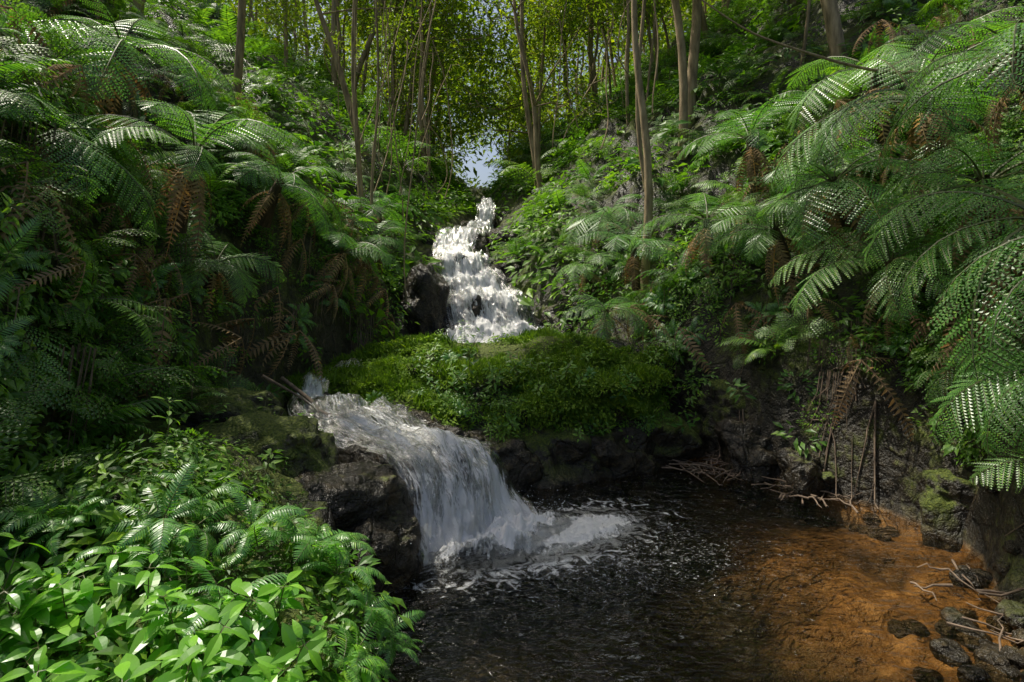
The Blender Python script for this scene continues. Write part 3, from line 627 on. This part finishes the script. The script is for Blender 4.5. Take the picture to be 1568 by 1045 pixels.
scatter('valley_head_foliage','tree_foliage',P,orient(UPS(len(P)),0,jit=.4),R.uniform(1.1,1.9,len(P)))
tb=[]
for k in range(3):
    b=Buf();pts=[(R.normal(0,.3)*i*.1,R.normal(0,.3)*i*.1,i) for i in range(13)];tube(b,pts,np.linspace(.11,.04,13),6);tb.append(b)
tplcoll('forest_trunk',tb,[M_bark]);P,Nn=sample(100,mk&(yy<60)&((xx/yy<-.12)|(xx/yy>-.02)));scatter('distant_forest_trunks','forest_trunk',P-[0,0,.5],orient(Nn,0,jit=.09),R.uniform(.8,1.4,len(P)))
b=Buf()
for i in range(36):
    y=R.uniform(12,22);x=R.choice([R.uniform(.08,.3),R.uniform(-.3,-.13)])*y;z1=R.uniform(8,13);z0=float(terr(np.array([x]),np.array([y]))[0])+R.uniform(0,3)
    K=12;w=R.uniform(.05,.7);p=R.uniform(0,6);r=R.uniform(.008,.02);tube(b,[(x+w*math.sin(p+3*t)+.06*math.sin(9*t+p),y+.3*math.sin(p+2*t),z0+(z1-z0)*t) for t in np.linspace(0,1,K)],[r]*K,4)
o=bpy.data.objects.new('hanging_vines',b.mesh('hanging_vines',[M_bark]));LINK(o)
b=Buf();tube(b,catmull([(2.2,7.2,6.3),(2.9,7.1,5.75),(3.5,7.0,5.45),(4.4,7,5.2),(5.4,7.4,5.3)],18),np.linspace(.008,.025,18),6)
o=bpy.data.objects.new('bare_branch',b.mesh('bare_branch',[M_bark],True));LINK(o)
def twigs(name,cx,cy,sx,sy,n,l=.5):
    b=Buf()
    for i in range(n):
        x=cx+R.uniform(-sx,sx);y=cy+R.uniform(-sy,sy);a=R.uniform(0,6.28);ll=l*R.uniform(.4,1.3);q=[]
        for t in np.linspace(-.5,.5,5):
            x2=x+ll*t*math.cos(a)+R.normal(0,.015);y2=y+ll*t*math.sin(a);zz=max(float(terr(np.array([x2]),np.array([y2]))[0]),.0)+.03+R.uniform(0,.05)
            q.append((x2,y2,zz))
        tube(b,q,np.linspace(.012,.004,5)*R.uniform(.5,1.3),5)
    o=bpy.data.objects.new(name,b.mesh(name,[M_twig],True));LINK(o)
twigs('driftwood_twigs',2.75,7.9,.5,.5,54,.6);twigs('driftwood_twigs',3.7,6.9,.5,.4,34,.4);twigs('fallen_twigs',3.9,4.5,.5,.6,18)
b=Buf();tube(b,catmull([(-2.95,7.3,1.35),(-2.5,7.0,1.15),(-2.2,6.8,1.0),(-1.7,6.9,1.0)],12),np.linspace(.03,.015,12),6)
tube(b,catmull([(-2.9,6.6,1.5),(-2.55,6.85,1.2),(-2.3,6.8,1.02)],8),np.linspace(.02,.008,8),5)
o=bpy.data.objects.new('fallen_branch',b.mesh('fallen_branch',[M_twig],True));LINK(o)

# ------------------------------------------------------------------ light, sky, camera
w=bpy.data.worlds.new('World');scene.world=w;w.use_nodes=True;nt=w.node_tree;bg=nt.nodes['Background']
sk=nt.nodes.new('ShaderNodeTexSky');sk.sky_type='NISHITA';sk.sun_disc=False;sk.sun_elevation=EL;sk.sun_rotation=AZ;sk.dust_density=4.5;sk.air_density=1.0
L(nt,sk.outputs[0],bg.inputs[0]);bg.inputs[1].default_value=.14
sl=bpy.data.lights.new('sun','SUN');sl.energy=5;sl.angle=math.radians(.5);sl.color=(1,.94,.80)
so=bpy.data.objects.new('sun',sl);LINK(so);so.rotation_euler=Vector(S).to_track_quat('Z','Y').to_euler()
cam=bpy.data.cameras.new('camera');cam.lens=20;cam.sensor_width=36;cam.shift_y=-.0587;cam.clip_end=1000;cam.clip_start=.05
co=bpy.data.objects.new('camera',cam);LINK(co);co.location=(0,0,2.6);co.rotation_euler=(math.radians(90),0,0);scene.camera=co
scene.view_settings.view_transform='Standard';scene.view_settings.look='None';scene.view_settings.exposure=0
